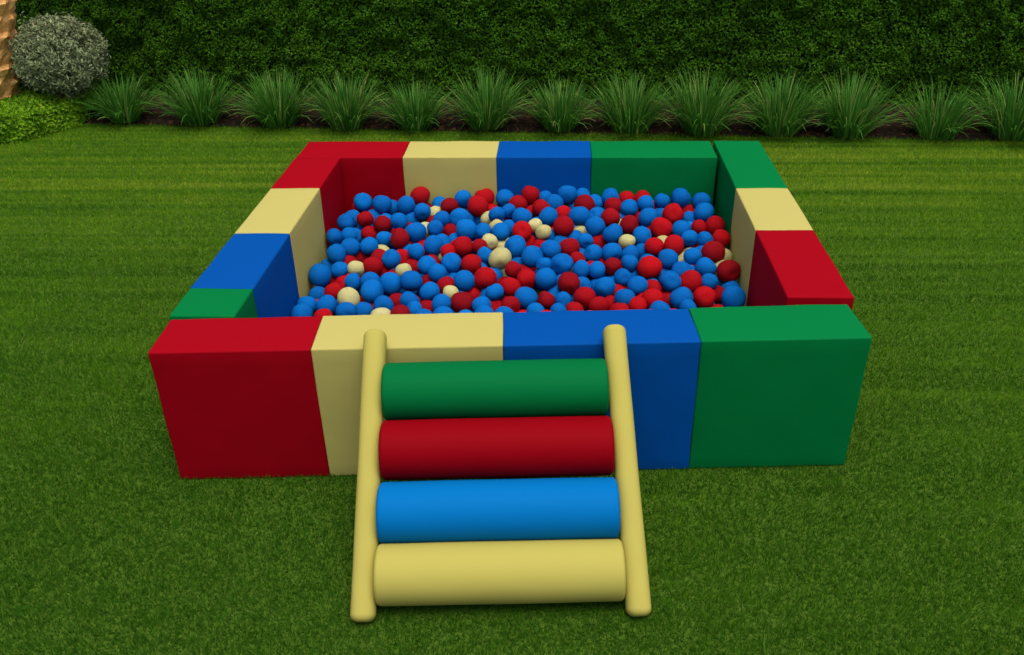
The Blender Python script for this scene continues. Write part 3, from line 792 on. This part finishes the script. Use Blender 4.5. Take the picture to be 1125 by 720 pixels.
BURIED = """383,4274,252,41,R 226,4274,240,41,B 304,4274,250,41,B -2,4274,264,41,C 478,4274,270,41,R -169,3812,218,41,C 700,3739,193,41,B -1083,2742,204,42,B -995,2748,207,42,R -914,2742,212,42,B -815,2744,196,42,R -666,2742,202,42,B -571,2742,201,42,B -478,2742,202,42,B -393,2747,193,42,B -313,2742,205,42,B -232,2742,210,42,B -139,2742,203,42,R -59,2742,212,42,B 28,2747,212,42,B 108,2743,202,42,B 207,2742,190,42,B 292,2742,214,42,B 373,2745,197,42,B 461,2742,221,42,R 555,2755,213,42,B 642,2747,202,42,B 723,2750,203,42,B -1040,2818,211,42,B -957,2818,208,42,B -868,2813,213,42,B -695,2817,198,42,B -614,2820,198,42,R -532,2819,196,42,B -440,2816,203,42,R -354,2825,202,42,B -273,2812,205,42,B -184,2820,204,42,B -97,2814,203,42,R -9,2818,207,42,R 88,2821,194,42,B 172,2817,198,42,R 252,2818,201,42,R 333,2814,207,42,B 427,2816,210,42,B 683,2821,205,42,B -1083,2898,213,42,R -992,2897,210,42,R -900,2898,207,42,B -820,2888,204,42,R -734,2897,219,42,R -654,2886,223,42,R -562,2890,218,42,B -482,2885,203,42,B -396,2901,200,42,R -310,2893,203,42,B -228,2895,215,42,B -132,2888,198,42,R -52,2887,201,42,B 25,2905,216,42,R 115,2899,217,42,B 194,2894,203,42,B 297,2893,204,42,B 378,2904,224,42,B 462,2888,228,42,R 545,2891,207,42,B 638,2900,211,42,B 719,2897,208,42,B -1030,2970,196,42,B -776,2965,211,42,B -692,2966,205,42,R -603,2977,214,42,R -523,2974,204,42,R -441,2967,207,42,R -350,2982,204,42,B -260,2976,205,42,B -174,2957,207,42,R -91,2958,197,42,R 75,2969,213,42,B 164,2969,205,42,R 249,2977,209,42,B 338,2969,196,42,B 417,2973,212,42,B 502,2960,207,42,R 591,2967,203,42,B 681,2972,214,42,R -1078,3054,213,42,B -998,3046,210,42,R -913,3049,216,42,B -830,3035,216,42,R -736,3051,198,42,B -646,3051,205,42,R -565,3048,204,42,B -482,3042,218,42,R -399,3046,211,42,R -224,3048,198,42,R -134,3042,199,42,B -54,3047,213,42,B 30,3037,217,42,B 114,3052,210,42,R 202,3043,210,42,C 298,3045,214,42,B 391,3047,197,42,C 544,3038,210,42,R 623,3038,225,42,B 729,3049,210,42,C -1030,3125,207,42,B -873,3118,206,42,R -785,3127,196,42,R -698,3133,207,42,B -604,3129,219,42,R -521,3115,206,42,B -441,3114,203,42,R -359,3115,208,42,B -267,3118,199,42,B -184,3120,203,42,R -95,3119,209,42,R -7,3124,201,42,R 74,3125,205,42,R 164,3110,185,42,B 251,3121,222,42,R 336,3123,211,42,B 416,3128,206,42,R 510,3123,208,42,B 597,3119,203,42,B 675,3120,220,42,B -389,3199,208,42,B -53,3194,213,42,R 127,3191,214,42,R 213,3192,213,42,B 297,3194,218,42,R 377,3204,215,42,R 470,3205,218,42,R 557,3190,211,42,B 642,3203,211,42,R 727,3191,216,42,C -627,2745,132,42,R -197,2742,137,42,B -17,2745,144,42,R 66,2742,133,42,R 147,2744,131,42,B 494,2742,148,42,R 581,2742,136,42,R -142,2806,136,42,B 452,2810,133,42,B 543,2814,160,42,R 623,2808,153,42,R -1056,2900,138,42,B -621,2900,151,42,B -187,2906,141,42,B 63,2893,145,42,B 236,2888,129,42,B 421,2898,132,42,R 659,2883,135,42,R -933,2960,145,42,R -833,2971,150,42,R -755,2973,132,42,R 12,2974,150,42,B 107,2965,139,42,B 191,2965,129,42,R 452,2972,139,42,B -794,3042,143,42,B -447,3051,146,42,R -367,3049,137,42,R 66,3047,145,42,R 146,3049,135,42,B 249,3051,141,42,B 493,3041,148,42,R 666,3050,158,42,R -932,3126,148,42,R -585,3115,142,42,R -484,3122,135,42,B 285,3124,149,42,B 363,3129,133,42,B 457,3126,137,42,R 708,3133,147,42,R -1047,3190,151,42,B -870,3195,159,42,B -791,3203,145,42,C -626,3190,152,42,R -191,3201,153,42,B -108,3203,138,42,R 70,3196,158,42,R 234,3203,135,42,R 588,3198,137,42,B 749,3202,139,42,B -934,3268,147,42,R -669,3277,170,42,B -498,3274,147,42,R -417,3278,148,42,R -152,3274,169,42,R 18,3267,144,42,B 118,3265,150,42,R 199,3276,156,42,R 363,3275,162,42,B 458,3274,142,42,C 540,3273,138,42,R 630,3275,161,42,B 712,3272,162,42,B -1053,3350,172,42,R -374,3346,157,42,B -17,3346,155,42,R 154,3353,145,42,B 325,3348,160,42,B -923,3433,169,42,R -150,3441,168,42,R 96,3429,179,42,B 548,3423,175,42,B 635,3431,170,42,B -150,3572,178,42,R 540,3584,170,42,B 619,3583,184,42,R 18,3739,206,42,R 109,3732,205,42,R 276,3735,195,42,R 521,3711,197,42,B -1051,3810,207,42,B -276,3812,214,42,R -15,3816,217,42,R 239,3810,208,42,R -930,3893,225,42,B 710,3887,217,42,R 407,3959,228,42,B 750,3956,215,42,R -333,4032,231,42,R 181,4037,247,42,B 365,4042,233,42,B 635,4036,254,42,B -545,4105,246,42,B -201,4116,231,42,B -113,4115,243,42,B 494,4125,238,42,R 758,4110,236,42,B 20,4198,256,42,R -793,4255,269,42,R -454,4273,251,42,B 583,4258,246,42,B -1083,2742,84,42,B -991,2742,86,42,R -910,2754,74,42,R -828,2742,90,42,R -740,2750,74,42,B -563,2742,84,42,C -480,2744,94,42,B -392,2742,81,42,B -301,2754,94,42,R -140,2742,80,42,B 206,2742,77,42,B 291,2750,85,42,R 371,2742,79,42,R 456,2742,76,42,B 639,2751,81,42,B 724,2748,89,42,R -1037,2808,89,42,R -958,2818,74,42,B -873,2823,91,42,B -778,2823,95,42,B -695,2816,82,42,R -613,2812,78,42,B -522,2811,76,42,R -442,2818,96,42,B -351,2817,82,42,B -260,2822,81,42,R -11,2817,79,42,B 72,2820,98,42,R 168,2819,84,42,B 249,2821,83,42,C 340,2816,89,42,R 690,2820,83,42,R -996,2893,85,42,B -903,2897,69,42,R -822,2897,92,42,R -737,2894,91,42,R -657,2887,81,42,B -574,2904,86,42,B -475,2888,76,42,B -395,2884,82,42,R -316,2898,72,42,B -130,2895,79,42,R -48,2900,93,42,R 120,2890,86,42,B 303,2887,82,42,B 554,2893,75,42,B 728,2890,94,42,R -1042,2973,91,42,B -869,2977,78,42,B -686,2974,82,42,B -527,2968,100,42,B -435,2957,85,42,B -355,2969,88,42,R -267,2973,80,42,B -173,2970,95,42,B -95,2973,78,42,B 253,2966,78,42,B 337,2960,85,42,B 503,2973,77,42,B 604,2969,82,42,R -1083,3050,96,42,B -995,3046,82,42,R -910,3044,98,42,B -736,3052,88,42,B -646,3044,88,42,R -563,3047,90,42,B -223,3047,97,42,B -140,3049,77,42,R -60,3047,85,42,B 201,3041,77,42,R 374,3039,101,42,R 457,3054,77,42,B 557,3042,98,42,B 723,3051,101,42,B -1041,3119,101,42,R -870,3121,86,42,B -790,3119,80,42,B -690,3121,88,42,R -359,3122,84,42,R -260,3127,75,42,B -179,3118,89,42,R -92,3121,83,42,R -4,3121,78,42,R 86,3128,91,42,B 167,3129,88,42,B 252,3125,76,42,C 600,3125,101,42,R 676,3117,75,42,B -1083,3195,79,42,R -1000,3199,81,42,R -738,3191,67,42,R -565,3207,103,42,R -484,3207,91,42,C -395,3198,91,42,R -310,3194,92,42,B -230,3202,83,42,B -44,3199,88,42,B 35,3210,87,42,B 127,3199,81,42,C 296,3199,85,42,B 385,3209,84,42,R 465,3208,88,42,R 641,3201,77,42,R -1038,3276,103,42,R -865,3267,92,42,B -776,3266,91,42,B -688,3268,92,42,R -607,3278,98,42,R -350,3279,104,42,B -270,3277,109,42,R -178,3267,87,42,B -99,3277,98,42,B 672,3281,93,42,B -1083,3361,98,42,B -993,3347,93,42,R -911,3351,107,42,B -737,3351,103,42,R -650,3346,100,42,B -491,3346,104,42,B -310,3350,96,42,R -228,3348,107,42,B -135,3347,123,42,B 34,3344,86,42,B 378,3346,95,42,B 474,3346,99,42,B -1037,3425,116,42,B -781,3428,106,42,B -693,3431,116,42,R -613,3426,119,42,R -525,3418,115,42,B -432,3423,111,42,B -349,3427,110,42,B -93,3429,113,42,B -13,3417,115,42,B 168,3431,132,42,B 258,3431,120,42,B 421,3437,117,42,B 505,3423,106,42,B 593,3415,104,42,B 684,3414,103,42,B -1083,3500,128,42,B -996,3500,124,42,B -916,3501,112,42,R -665,3507,116,42,R -570,3498,127,42,B -488,3508,141,42,B -412,3500,103,42,B -130,3500,116,42,R 119,3502,127,42,B 204,3503,122,42,B 304,3499,124,42,B 567,3501,131,42,B 740,3487,119,42,B -945,3586,139,42,B -865,3585,135,42,B -523,3579,120,42,R -428,3579,123,42,B -345,3578,107,42,B 72,3580,130,42,B 162,3585,119,42,R 684,3575,138,42,R -1083,3659,138,42,R -999,3646,154,42,R -736,3654,158,42,R -645,3647,149,42,B -568,3664,134,42,R -388,3650,130,42,B -219,3653,145,42,B -48,3657,139,42,B 38,3661,149,42,R 117,3645,147,42,R 291,3645,134,42,R 391,3647,133,42,B 631,3654,135,42,B -779,3725,153,42,B -526,3730,152,42,B -443,3720,140,42,R -353,3733,147,42,B -93,3729,138,42,B 152,3733,136,42,R 350,3730,144,42,B 593,3725,141,42,B -904,3808,148,42,B -824,3801,151,42,B -651,3803,146,42,B -571,3808,146,42,R -481,3803,147,42,B -395,3801,139,42,R -215,3819,153,42,B 32,3801,154,42,C 126,3821,143,42,B 297,3800,152,42,R 632,3806,150,42,R 723,3810,156,42,R -862,3893,175,42,R -781,3889,153,42,B -614,3883,151,42,B -533,3888,156,42,B -433,3879,163,42,B -352,3888,167,42,B -4,3879,153,42,B 78,3885,151,42,B 245,3881,157,42,R 332,3885,173,42,R 424,3880,158,42,B 509,3871,163,42,B 592,3882,161,42,B -1083,3958,167,42,B -1003,3958,166,42,R -911,3956,179,42,B -741,3965,172,42,R -650,3960,179,42,R -570,3959,167,42,B -391,3958,172,42,B -306,3960,167,42,B -225,3952,178,42,R -128,3968,149,42,R 118,3952,170,42,B 466,3966,175,42,R 546,3955,177,42,B 633,3952,152,42,C -1049,4034,173,42,B -872,4034,192,42,B -692,4033,172,42,B -603,4035,178,42,R -266,4032,175,42,C -91,4038,174,42,B 237,4020,182,42,R 592,4049,186,42,B -1083,4115,177,42,B -920,4100,187,42,R -821,4104,194,42,R -482,4119,181,42,R -307,4114,175,42,B -46,4104,185,42,B 38,4108,197,42,R 118,4108,192,42,B 218,4102,174,42,R 385,4110,189,42,B 552,4118,178,42,B -873,4188,185,42,B -787,4191,194,42,B -702,4182,181,42,B -521,4190,196,42,R -351,4194,180,42,R -176,4188,199,42,B -96,4190,195,42,B 73,4179,184,42,B 250,4193,202,42,B 426,4180,182,42,B 594,4186,204,42,R 678,4191,197,42,B -1083,4260,188,42,R -1000,4256,202,42,B -909,4264,195,42,B -567,4270,207,42,R -394,4264,200,42,B -310,4263,192,42,B -222,4261,206,42,R -46,4262,197,42,R 34,4270,190,42,R 123,4262,208,42,B 724,4270,202,42,B 410,2905,46,42,B -491,3273,46,42,R 11,3275,46,42,R 192,3274,50,42,R -547,3348,46,42,R -110,3353,46,42,B 161,3352,46,42,R 584,3345,46,42,R 750,3355,57,42,B -925,3433,49,42,R -843,3419,49,42,B -572,3424,50,42,B -243,3430,59,42,B 110,3432,50,42,R 193,3427,56,42,B 290,3413,48,42,B 442,3419,41,42,B -1046,3496,56,42,B -966,3503,49,42,R -785,3507,62,42,B -617,3501,51,42,B -537,3512,55,42,B -279,3501,56,42,R -192,3503,46,42,R -23,3503,75,42,R 60,3502,61,42,B 160,3500,55,42,B 407,3512,68,42,R 488,3499,64,42,B 664,3493,76,42,B -1013,3576,86,42,B -928,3572,62,42,B -746,3576,75,42,R -588,3587,68,42,R -249,3575,69,42,R -154,3587,75,42,B -72,3583,70,42,B 30,3576,62,42,B 109,3590,59,42,R 286,3585,76,42,B 453,3577,69,42,R 544,3565,69,42,R 629,3578,79,42,C 710,3571,61,42,R -972,3644,77,42,B -879,3653,77,42,R -799,3643,80,42,R -709,3647,83,42,B -532,3644,65,42,B -452,3654,76,42,R -270,3659,81,42,B 63,3663,72,42,B 154,3657,77,42,B 243,3656,69,42,B 498,3644,74,42,B 578,3640,76,42,C 758,3654,80,42,R -1006,3722,70,42,B -843,3743,86,42,B -669,3735,107,42,B -586,3727,86,42,C -163,3732,81,42,R 8,3731,79,42,R 201,3732,73,42,C 289,3737,92,42,B 455,3733,101,42,B 534,3739,87,42,B 629,3733,69,42,R 709,3729,84,42,B -1040,3804,100,42,R -961,3803,83,42,C -790,3809,78,42,B -705,3809,84,42,B -23,3804,94,42,B 237,3801,98,42,B 423,3806,89,42,B 573,3809,95,42,B -1012,3885,112,42,R -918,3886,102,42,R -840,3870,100,42,B -582,3893,78,42,B -501,3886,82,42,B -240,3893,100,42,B -158,3882,90,42,B -73,3888,104,42,R 708,3882,105,42,R -964,3952,95,42,B -879,3969,106,42,B -792,3960,101,42,B -454,3959,98,42,B -194,3959,104,42,B -22,3949,118,42,B 60,3963,108,42,R 240,3962,119,42,B 415,3948,114,42,B 500,3960,102,42,B 757,3949,111,42,R -926,4039,122,42,B -836,4036,119,42,B -756,4036,105,42,B -496,4037,113,42,R -405,4025,112,42,B -319,4032,115,42,B -150,4037,113,42,B -63,4032,99,42,B 17,4037,119,42,R 106,4030,107,42,B 186,4026,106,42,B 281,4031,109,42,R 367,4039,107,42,B 540,4024,129,42,R -968,4119,122,42,R -873,4107,122,42,R -718,4111,124,42,B -626,4107,132,42,R -544,4116,130,42,R -370,4115,116,42,B -199,4102,130,42,R -114,4111,127,42,R -5,4119,117,42,C 323,4104,127,42,B 484,4107,129,42,B 665,4114,122,42,B 747,4116,128,42,R -1015,4188,132,42,B -585,4188,146,42,R -229,4183,133,42,B -58,4179,125,42,B 199,4188,129,42,B 283,4189,129,42,B 363,4184,126,42,C 534,4184,134,42,R -961,4261,132,42,B -806,4259,146,42,B -708,4253,134,42,B -534,4273,130,42,R -449,4258,141,42,B -105,4262,139,42,B 150,4271,133,42,R 244,4266,148,42,B 323,4265,133,42,R 403,4257,139,42,R 492,4261,146,42,B 572,4263,137,42,R 662,4257,142,42,B"""

# ------------------------------------------------------------------ the foam blocks of the pit
def vinyl(name, base, rough=0.55):
    m, nt, b = mat(name, base, rough, 0.02)
    tc = nd(nt, 'ShaderNodeTexCoord')
    big = noise(nt, 5.0, 3, 0.5, tc.outputs['Object'])
    fine = noise(nt, 420, 2, 0.6, tc.outputs['Object'])
    mr = nd(nt, 'ShaderNodeMapRange')
    mr.inputs['To Min'].default_value = rough - 0.06
    mr.inputs['To Max'].default_value = rough + 0.10
    nt.links.new(big.outputs['Fac'], mr.inputs['Value'])
    nt.links.new(mr.outputs['Result'], b.inputs['Roughness'])
    b1 = nd(nt, 'ShaderNodeBump')
    b1.inputs['Strength'].default_value = 0.25
    b1.inputs['Distance'].default_value = 0.012
    nt.links.new(big.outputs['Fac'], b1.inputs['Height'])
    b2 = bump(nt, b, fine.outputs['Fac'], 0.12, 0.0006)
    nt.links.new(b1.outputs['Normal'], b2.inputs['Normal'])
    return m


VIN = {'red': vinyl('red_vinyl', (0.27, 0.0015, 0.007)), 'yellow': vinyl('yellow_vinyl', (0.425, 0.383, 0.112)),
       'blue': vinyl('blue_vinyl', (0.001, 0.064, 0.29)), 'green': vinyl('green_vinyl', (0.001, 0.148, 0.036)),
       'roll sky': vinyl('light_blue_vinyl', (0.001, 0.135, 0.40)), 'roll red': vinyl('red_roll_vinyl', (0.21, 0.0012, 0.005)),
       'roll green': vinyl('green_roll_vinyl', (0.001, 0.125, 0.032)), 'roll yellow': vinyl('yellow_roll_vinyl', (0.395, 0.355, 0.080))}


def round_box(hx, hy, hz, r=0.0062, bulge=0.004, seed=0):
    """a padded box: rounded edges, faces slightly swollen, edges faintly uneven"""
    bm = bmesh.new()

    def steps(h):
        e = [-h, -h + r * .35, -h + r * .7, -h + r]
        k = max(3, int(h * 2 / 0.045))
        mid = [(-h + r) + (2 * h - 2 * r) * i / k for i in range(1, k)]
        return e + mid + [-x for x in reversed(e)]
    sx, sy, sz = steps(hx), steps(hy), steps(hz)
    hh = Vector((hx, hy, hz))
    cache = {}
    rs = random.Random(seed)
    ph = [rs.uniform(0, 6.28) for _ in range(6)]

    def V(x, y, z):
        key = (round(x, 5), round(y, 5), round(z, 5))
        if key in cache:
            return cache[key]
        p = Vector((x, y, z))
        q = Vector([max(-h + r, min(h - r, c)) for c, h in zip(p, hh)])
        d = p - q
        v = q + d.normalized() * r if d.length > 1e-9 else p.copy()
        f = [1 - (c / h) ** 2 for c, h in zip(p, hh)]
        nrm = d.normalized() if d.length > 1e-9 else Vector((0, 0, 0))
        area = max(f[0] * f[1], f[1] * f[2], f[0] * f[2])
        wob = 0.0011 * (math.sin(9 * x + 7 * y + ph[0]) * math.sin(8 * z + ph[1]) + math.sin(23 * x + ph[2]) * math.sin(19 * y + 21 * z + ph[3]))
        v += nrm * (bulge * area * 1.0 + wob)
        cache[key] = bm.verts.new(v)
        return cache[key]

    def face(A, B, mk):
        for i in range(len(A) - 1):
            for j in range(len(B) - 1):
                bm.faces.new([V(*mk(A[i], B[j])), V(*mk(A[i + 1], B[j])), V(*mk(A[i + 1], B[j + 1])), V(*mk(A[i], B[j + 1]))])
    for s in (-1, 1):
        face(sx, sy, lambda a, b_, s=s: (a, b_, s * hz))
        face(sy, sz, lambda a, b_, s=s: (s * hx, a, b_))
        face(sx, sz, lambda a, b_, s=s: (a, s * hy, b_))
    bmesh.ops.recalc_face_normals(bm, faces=bm.faces)
    for f in bm.faces:
        f.smooth = True
    me = bpy.data.meshes.new('foam_block')
    bm.to_mesh(me)
    bm.free()
    return me


SEED = [0]


def block(x0, x1, y0, y1, colour, label, front=False):
    SEED[0] += 1
    me = round_box((x1 - x0) / 2, (y1 - y0) / 2, H / 2, seed=SEED[0])
    o = link('foam_block', me, VIN[colour])
    c = Vector(((x0 + x1) / 2, (y0 + y1) / 2, H / 2 + 0.001))
    if front:
        o.location = O + U * c.x + N * c.y + Vector((0, 0, c.z))
        o.rotation_euler = (0, 0, TH)
    else:
        o.location = c
    return tag(o, label, 'foam block', 'padded foam blocks walling the ball pit')


block(-1.363, -.8102, 4.320, 4.585, 'red', 'red padded foam block at the left end of the rear wall')
block(-.8097, -.3272, 4.322, 4.586, 'yellow', 'pale yellow padded foam block in the rear wall between red and blue')
block(-.3267, .1565, 4.321, 4.585, 'blue', 'blue padded foam block in the rear wall between yellow and green')
block(.157, .789, 4.318, 4.582, 'green', 'green padded foam block in the rear wall, facing the camera')
block(-1.366, -1.130, 3.8825, 4.314, 'red', 'red padded foam block at the far end of the left wall')
block(-1.367, -1.131, 3.3565, 3.882, 'yellow', 'pale yellow padded foam block in the left wall')
block(-1.368, -1.129, 2.8485, 3.356, 'blue', 'blue padded foam block in the left wall')
block(-1.366, -1.130, 2.636, 2.848, 'green', 'short green padded foam block at the near end of the left wall')
block(.807, 1.044, 3.8873, 4.582, 'green', 'green padded foam block at the far end of the right wall')
block(.806, 1.043, 3.4063, 3.8868, 'yellow', 'pale yellow padded foam block in the right wall')
block(.807, 1.042, 2.812, 3.4058, 'red', 'red padded foam block at the near end of the right wall')
block(-1.339, -.8092, -0.006, .222, 'red', 'large red padded foam block at the left end of the front wall', True)
block(-.8088, -.1813, -0.005, .225, 'yellow', 'pale yellow padded foam block in the front wall behind the left ladder rail', True)
block(-.1808, .4637, -0.006, .223, 'blue', 'blue padded foam block in the front wall behind the right ladder rail', True)
block(.4642, 1.020, -0.004, .230, 'green', 'large green padded foam block at the right end of the front wall', True)


# ------------------------------------------------------------------ climbing ladder leaning on the front wall
def lathe(profile, seg=40, name='foam_roll', wob=0.0, sq=2.0):
    """profile: (radius, x) along the local X axis"""
    bm = bmesh.new()
    rings = []
    fac = lambda a: (abs(math.cos(a)) ** sq + abs(math.sin(a)) ** sq) ** (-1 / sq)
    for (r, x) in profile:
        if r < 1e-6:
            rings.append([bm.verts.new((x, 0, 0))])
        else:
            rings.append([bm.verts.new((x, r * fac(a) * (1 + wob * math.sin(3 * a + x * 17)) * math.cos(a), r * fac(a) * (1 + wob * math.sin(2 * a + x * 11)) * math.sin(a))) for a in [2 * math.pi * j / seg for j in range(seg)]])
    for A, B in zip(rings, rings[1:]):
        for j in range(seg):
            k = (j + 1) % seg
            if len(A) == 1:
                bm.faces.new((A[0], B[j], B[k]))
            elif len(B) == 1:
                bm.faces.new((A[j], A[k], B[0]))
            else:
                bm.faces.new((A[j], A[k], B[k], B[j]))
    bmesh.ops.recalc_face_normals(bm, faces=bm.faces)
    for f in bm.faces:
        f.smooth = True
    me = bpy.data.meshes.new(name)
    bm.to_mesh(me)
    bm.free()
    return me


def capsule_profile(half, r, cap, n=7, mid=14, swell=0.0):
    pr = [(0.0, -half)]
    fl = r - cap
    for i in range(n + 1):
        a = math.pi / 2 * i / n
        pr.append((fl + cap * math.sin(a) if i else max(fl, 1e-4), -half + cap * (1 - math.cos(a))))
    for i in range(1, mid):
        f = i / mid
        pr.append((r * (1 + swell * math.sin(math.pi * f)), -half + cap + (2 * half - 2 * cap) * f))
    for i in range(n + 1):
        a = math.pi / 2 * (1 - i / n)
        pr.append((fl + cap * math.sin(a) if i < n else max(fl, 1e-4), half - cap * (1 - math.cos(a))))
    pr.append((0.0, half))
    return pr


ladder = empty('climbing_ladder', O + U * (-0.2) - N * 0.655)
tag(ladder, 'padded ladder with four foam rolls between pale yellow rails, leaning on front wall', 'ladder')
bpy.context.view_layer.update()
INV = Matrix.Translation(-ladder.location)
ANG = R(39.37)


def on_ladder(u, s):           # u along the wall, s up the slope from the foot
    return O + U * u - N * 0.655 + N * (math.cos(ANG) * s) + Vector((0, 0, 0.037 + math.sin(ANG) * s))


def put(o, x_axis, z_hint, centre):
    xa = x_axis.normalized()
    ya = z_hint.cross(xa).normalized()
    za = xa.cross(ya)
    o.matrix_parent_inverse = Matrix.Identity(4)
    o.matrix_local = INV @ Matrix.Translation(centre) @ Matrix((xa, ya, za)).transposed().to_4x4()


SL = N * math.cos(ANG) + Vector((0, 0, math.sin(ANG)))
for (ub, ut) in ((-.597, -.5935), (.197, .1785)):
    a, b_ = on_ladder(ub, -0.004), on_ladder(ut, 0.83)
    ln = (b_ - a).length + 0.06
    o = link('rail', lathe(capsule_profile(ln / 2, 0.0370, 0.023, swell=-0.03), 40, 'rail', 0.012, 2.35), VIN['roll yellow'], ladder)
    put(o, b_ - a, SL.cross(U), (a + b_) / 2)
for s_, cn, u0, u1 in ((0.097, 'yellow', -.560, .158), (0.277, 'sky', -.559, .153), (0.468, 'red', -.558, .148), (0.655, 'green', -.557, .142)):
    rr = 0.0885 if cn == 'yellow' else 0.0912
    o = link('foam_roll', lathe(capsule_profile((u1 - u0) / 2, rr, 0.013, swell=0.010), 56, 'foam_roll', 0.004), VIN['roll ' + cn], ladder)
    put(o, U, SL.cross(U), on_ladder((u0 + u1) / 2, s_))
    o['label'] = {'yellow': 'pale yellow lowest roll', 'sky': 'light blue roll', 'red': 'red roll', 'green': 'green topmost roll'}[cn]


# ------------------------------------------------------------------ the balls
def ball_mat(name, lo, hi):
    m, nt, b = mat(name, lo, 0.6, 0.06)
    oi = nd(nt, 'ShaderNodeObjectInfo')
    tc = nd(nt, 'ShaderNodeTexCoord')
    sp = noise(nt, 9, 5, 0.7, tc.outputs['Object'])
    r1 = ramp(nt, [(0.0, lo), (1.0, hi)], oi.outputs['Random'])
    mx = nd(nt, 'ShaderNodeMix', data_type='RGBA', blend_type='MULTIPLY')
    mx.inputs[0].default_value = 0.35
    r2 = ramp(nt, [(0.3, (0.55, 0.55, 0.55)), (0.65, (1.1, 1.1, 1.1))], sp.outputs['Fac'])
    nt.links.new(r1.outputs['Color'], mx.inputs[6])
    nt.links.new(r2.outputs['Color'], mx.inputs[7])
    nt.links.new(mx.outputs[2], b.inputs['Base Color'])
    fine = noise(nt, 22, 4, 0.65, tc.outputs['Object'])
    bump(nt, b, fine.outputs['Fac'], 0.35, 0.08)
    return m


BM = {'B': ball_mat('blue_ball', (0.001, 0.110, 0.41), (0.001, 0.145, 0.50)), 'R': ball_mat('red_ball', (0.21, 0.003, 0.008), (0.44, 0.004, 0.008)),
      'C': ball_mat('cream_ball', (0.46, 0.43, 0.17), (0.56, 0.53, 0.24))}


def unit_ball(seed, sub):
    rs = random.Random(seed)
    bm = bmesh.new()
    bmesh.ops.create_icosphere(bm, subdivisions=sub, radius=1.0)
    ks = [(Vector((rs.gauss(0, 1), rs.gauss(0, 1), rs.gauss(0, 1))).normalized(), rs.uniform(-.20, .10), rs.uniform(3, 12)) for _ in range(6)]
    for v in bm.verts:
        d = v.co.normalized()
        k = 1.0
        for ax, amp, sh_ in ks:
            k += amp * math.exp(-sh_ * (1 - d.dot(ax)))
        v.co = d * k
    for f in bm.faces:
        f.smooth = True
    me = bpy.data.meshes.new('ball')
    bm.to_mesh(me)
    bm.free()
    return me


PROTO = {}
for cc in 'BRC':
    PROTO[cc] = []
    for k in range(7):
        me = unit_ball(100 + k, 4)
        me.materials.append(BM[cc])
        PROTO[cc].append(me)
CN = {'B': 'blue', 'R': 'red', 'C': 'cream'}
for k, (x, y, z, r, cc, lb) in enumerate(BALLS):
    o = bpy.data.objects.new('pit_ball', PROTO[cc][k % 7])
    COL.objects.link(o)
    r *= 1.09 / 1000
    o.location = (x / 1000, y / 1000, z / 1000)
    o.scale = (r * random.uniform(.93, 1.06), r * random.uniform(.93, 1.06), r * random.uniform(.93, 1.06))
    o.rotation_euler = (random.uniform(0, 6), random.uniform(0, 6), random.uniform(0, 6))
    tag(o, lb, 'ball', 'balls in the ball pit')

# the deeper layers, below what one could count
bm = bmesh.new()
bmesh.ops.create_icosphere(bm, subdivisions=3, radius=1.0)
uv = np.array([v.co[:] for v in bm.verts])
uf = np.array([[v.index for v in f.verts] for f in bm.faces])
bm.free()
VS, FS, MI = [], [], []
for k, t in enumerate(BURIED.split()):
    x, y, z, r, cc = t.split(',')
    VS.append(uv * (int(r) / 1000) + np.array([int(x), int(y), int(z)]) / 1000)
    FS.append(uf + k * len(uv))
    MI += ['BRC'.index(cc)] * len(uf)
me = np_mesh('buried_balls', np.concatenate(VS), np.concatenate(FS), smooth=True)
for cc in 'BRC':
    m = BM[cc].copy()
    m.name = 'buried_' + CN[cc] + '_ball'
    for nn in list(m.node_tree.nodes):          # one object: steady shade and noise sized for metres
        if nn.type == 'TEX_NOISE':
            nn.inputs['Scale'].default_value *= 23
        if nn.type == 'BUMP':
            nn.inputs['Distance'].default_value *= 0.043
    me.materials.append(m)
me.polygons.foreach_set('material_index', np.array(MI, np.int32))
me.update()
tag(link('ball_filling', me), 'deeper layers of blue, red and cream balls filling the pit', 'balls', kind='stuff')
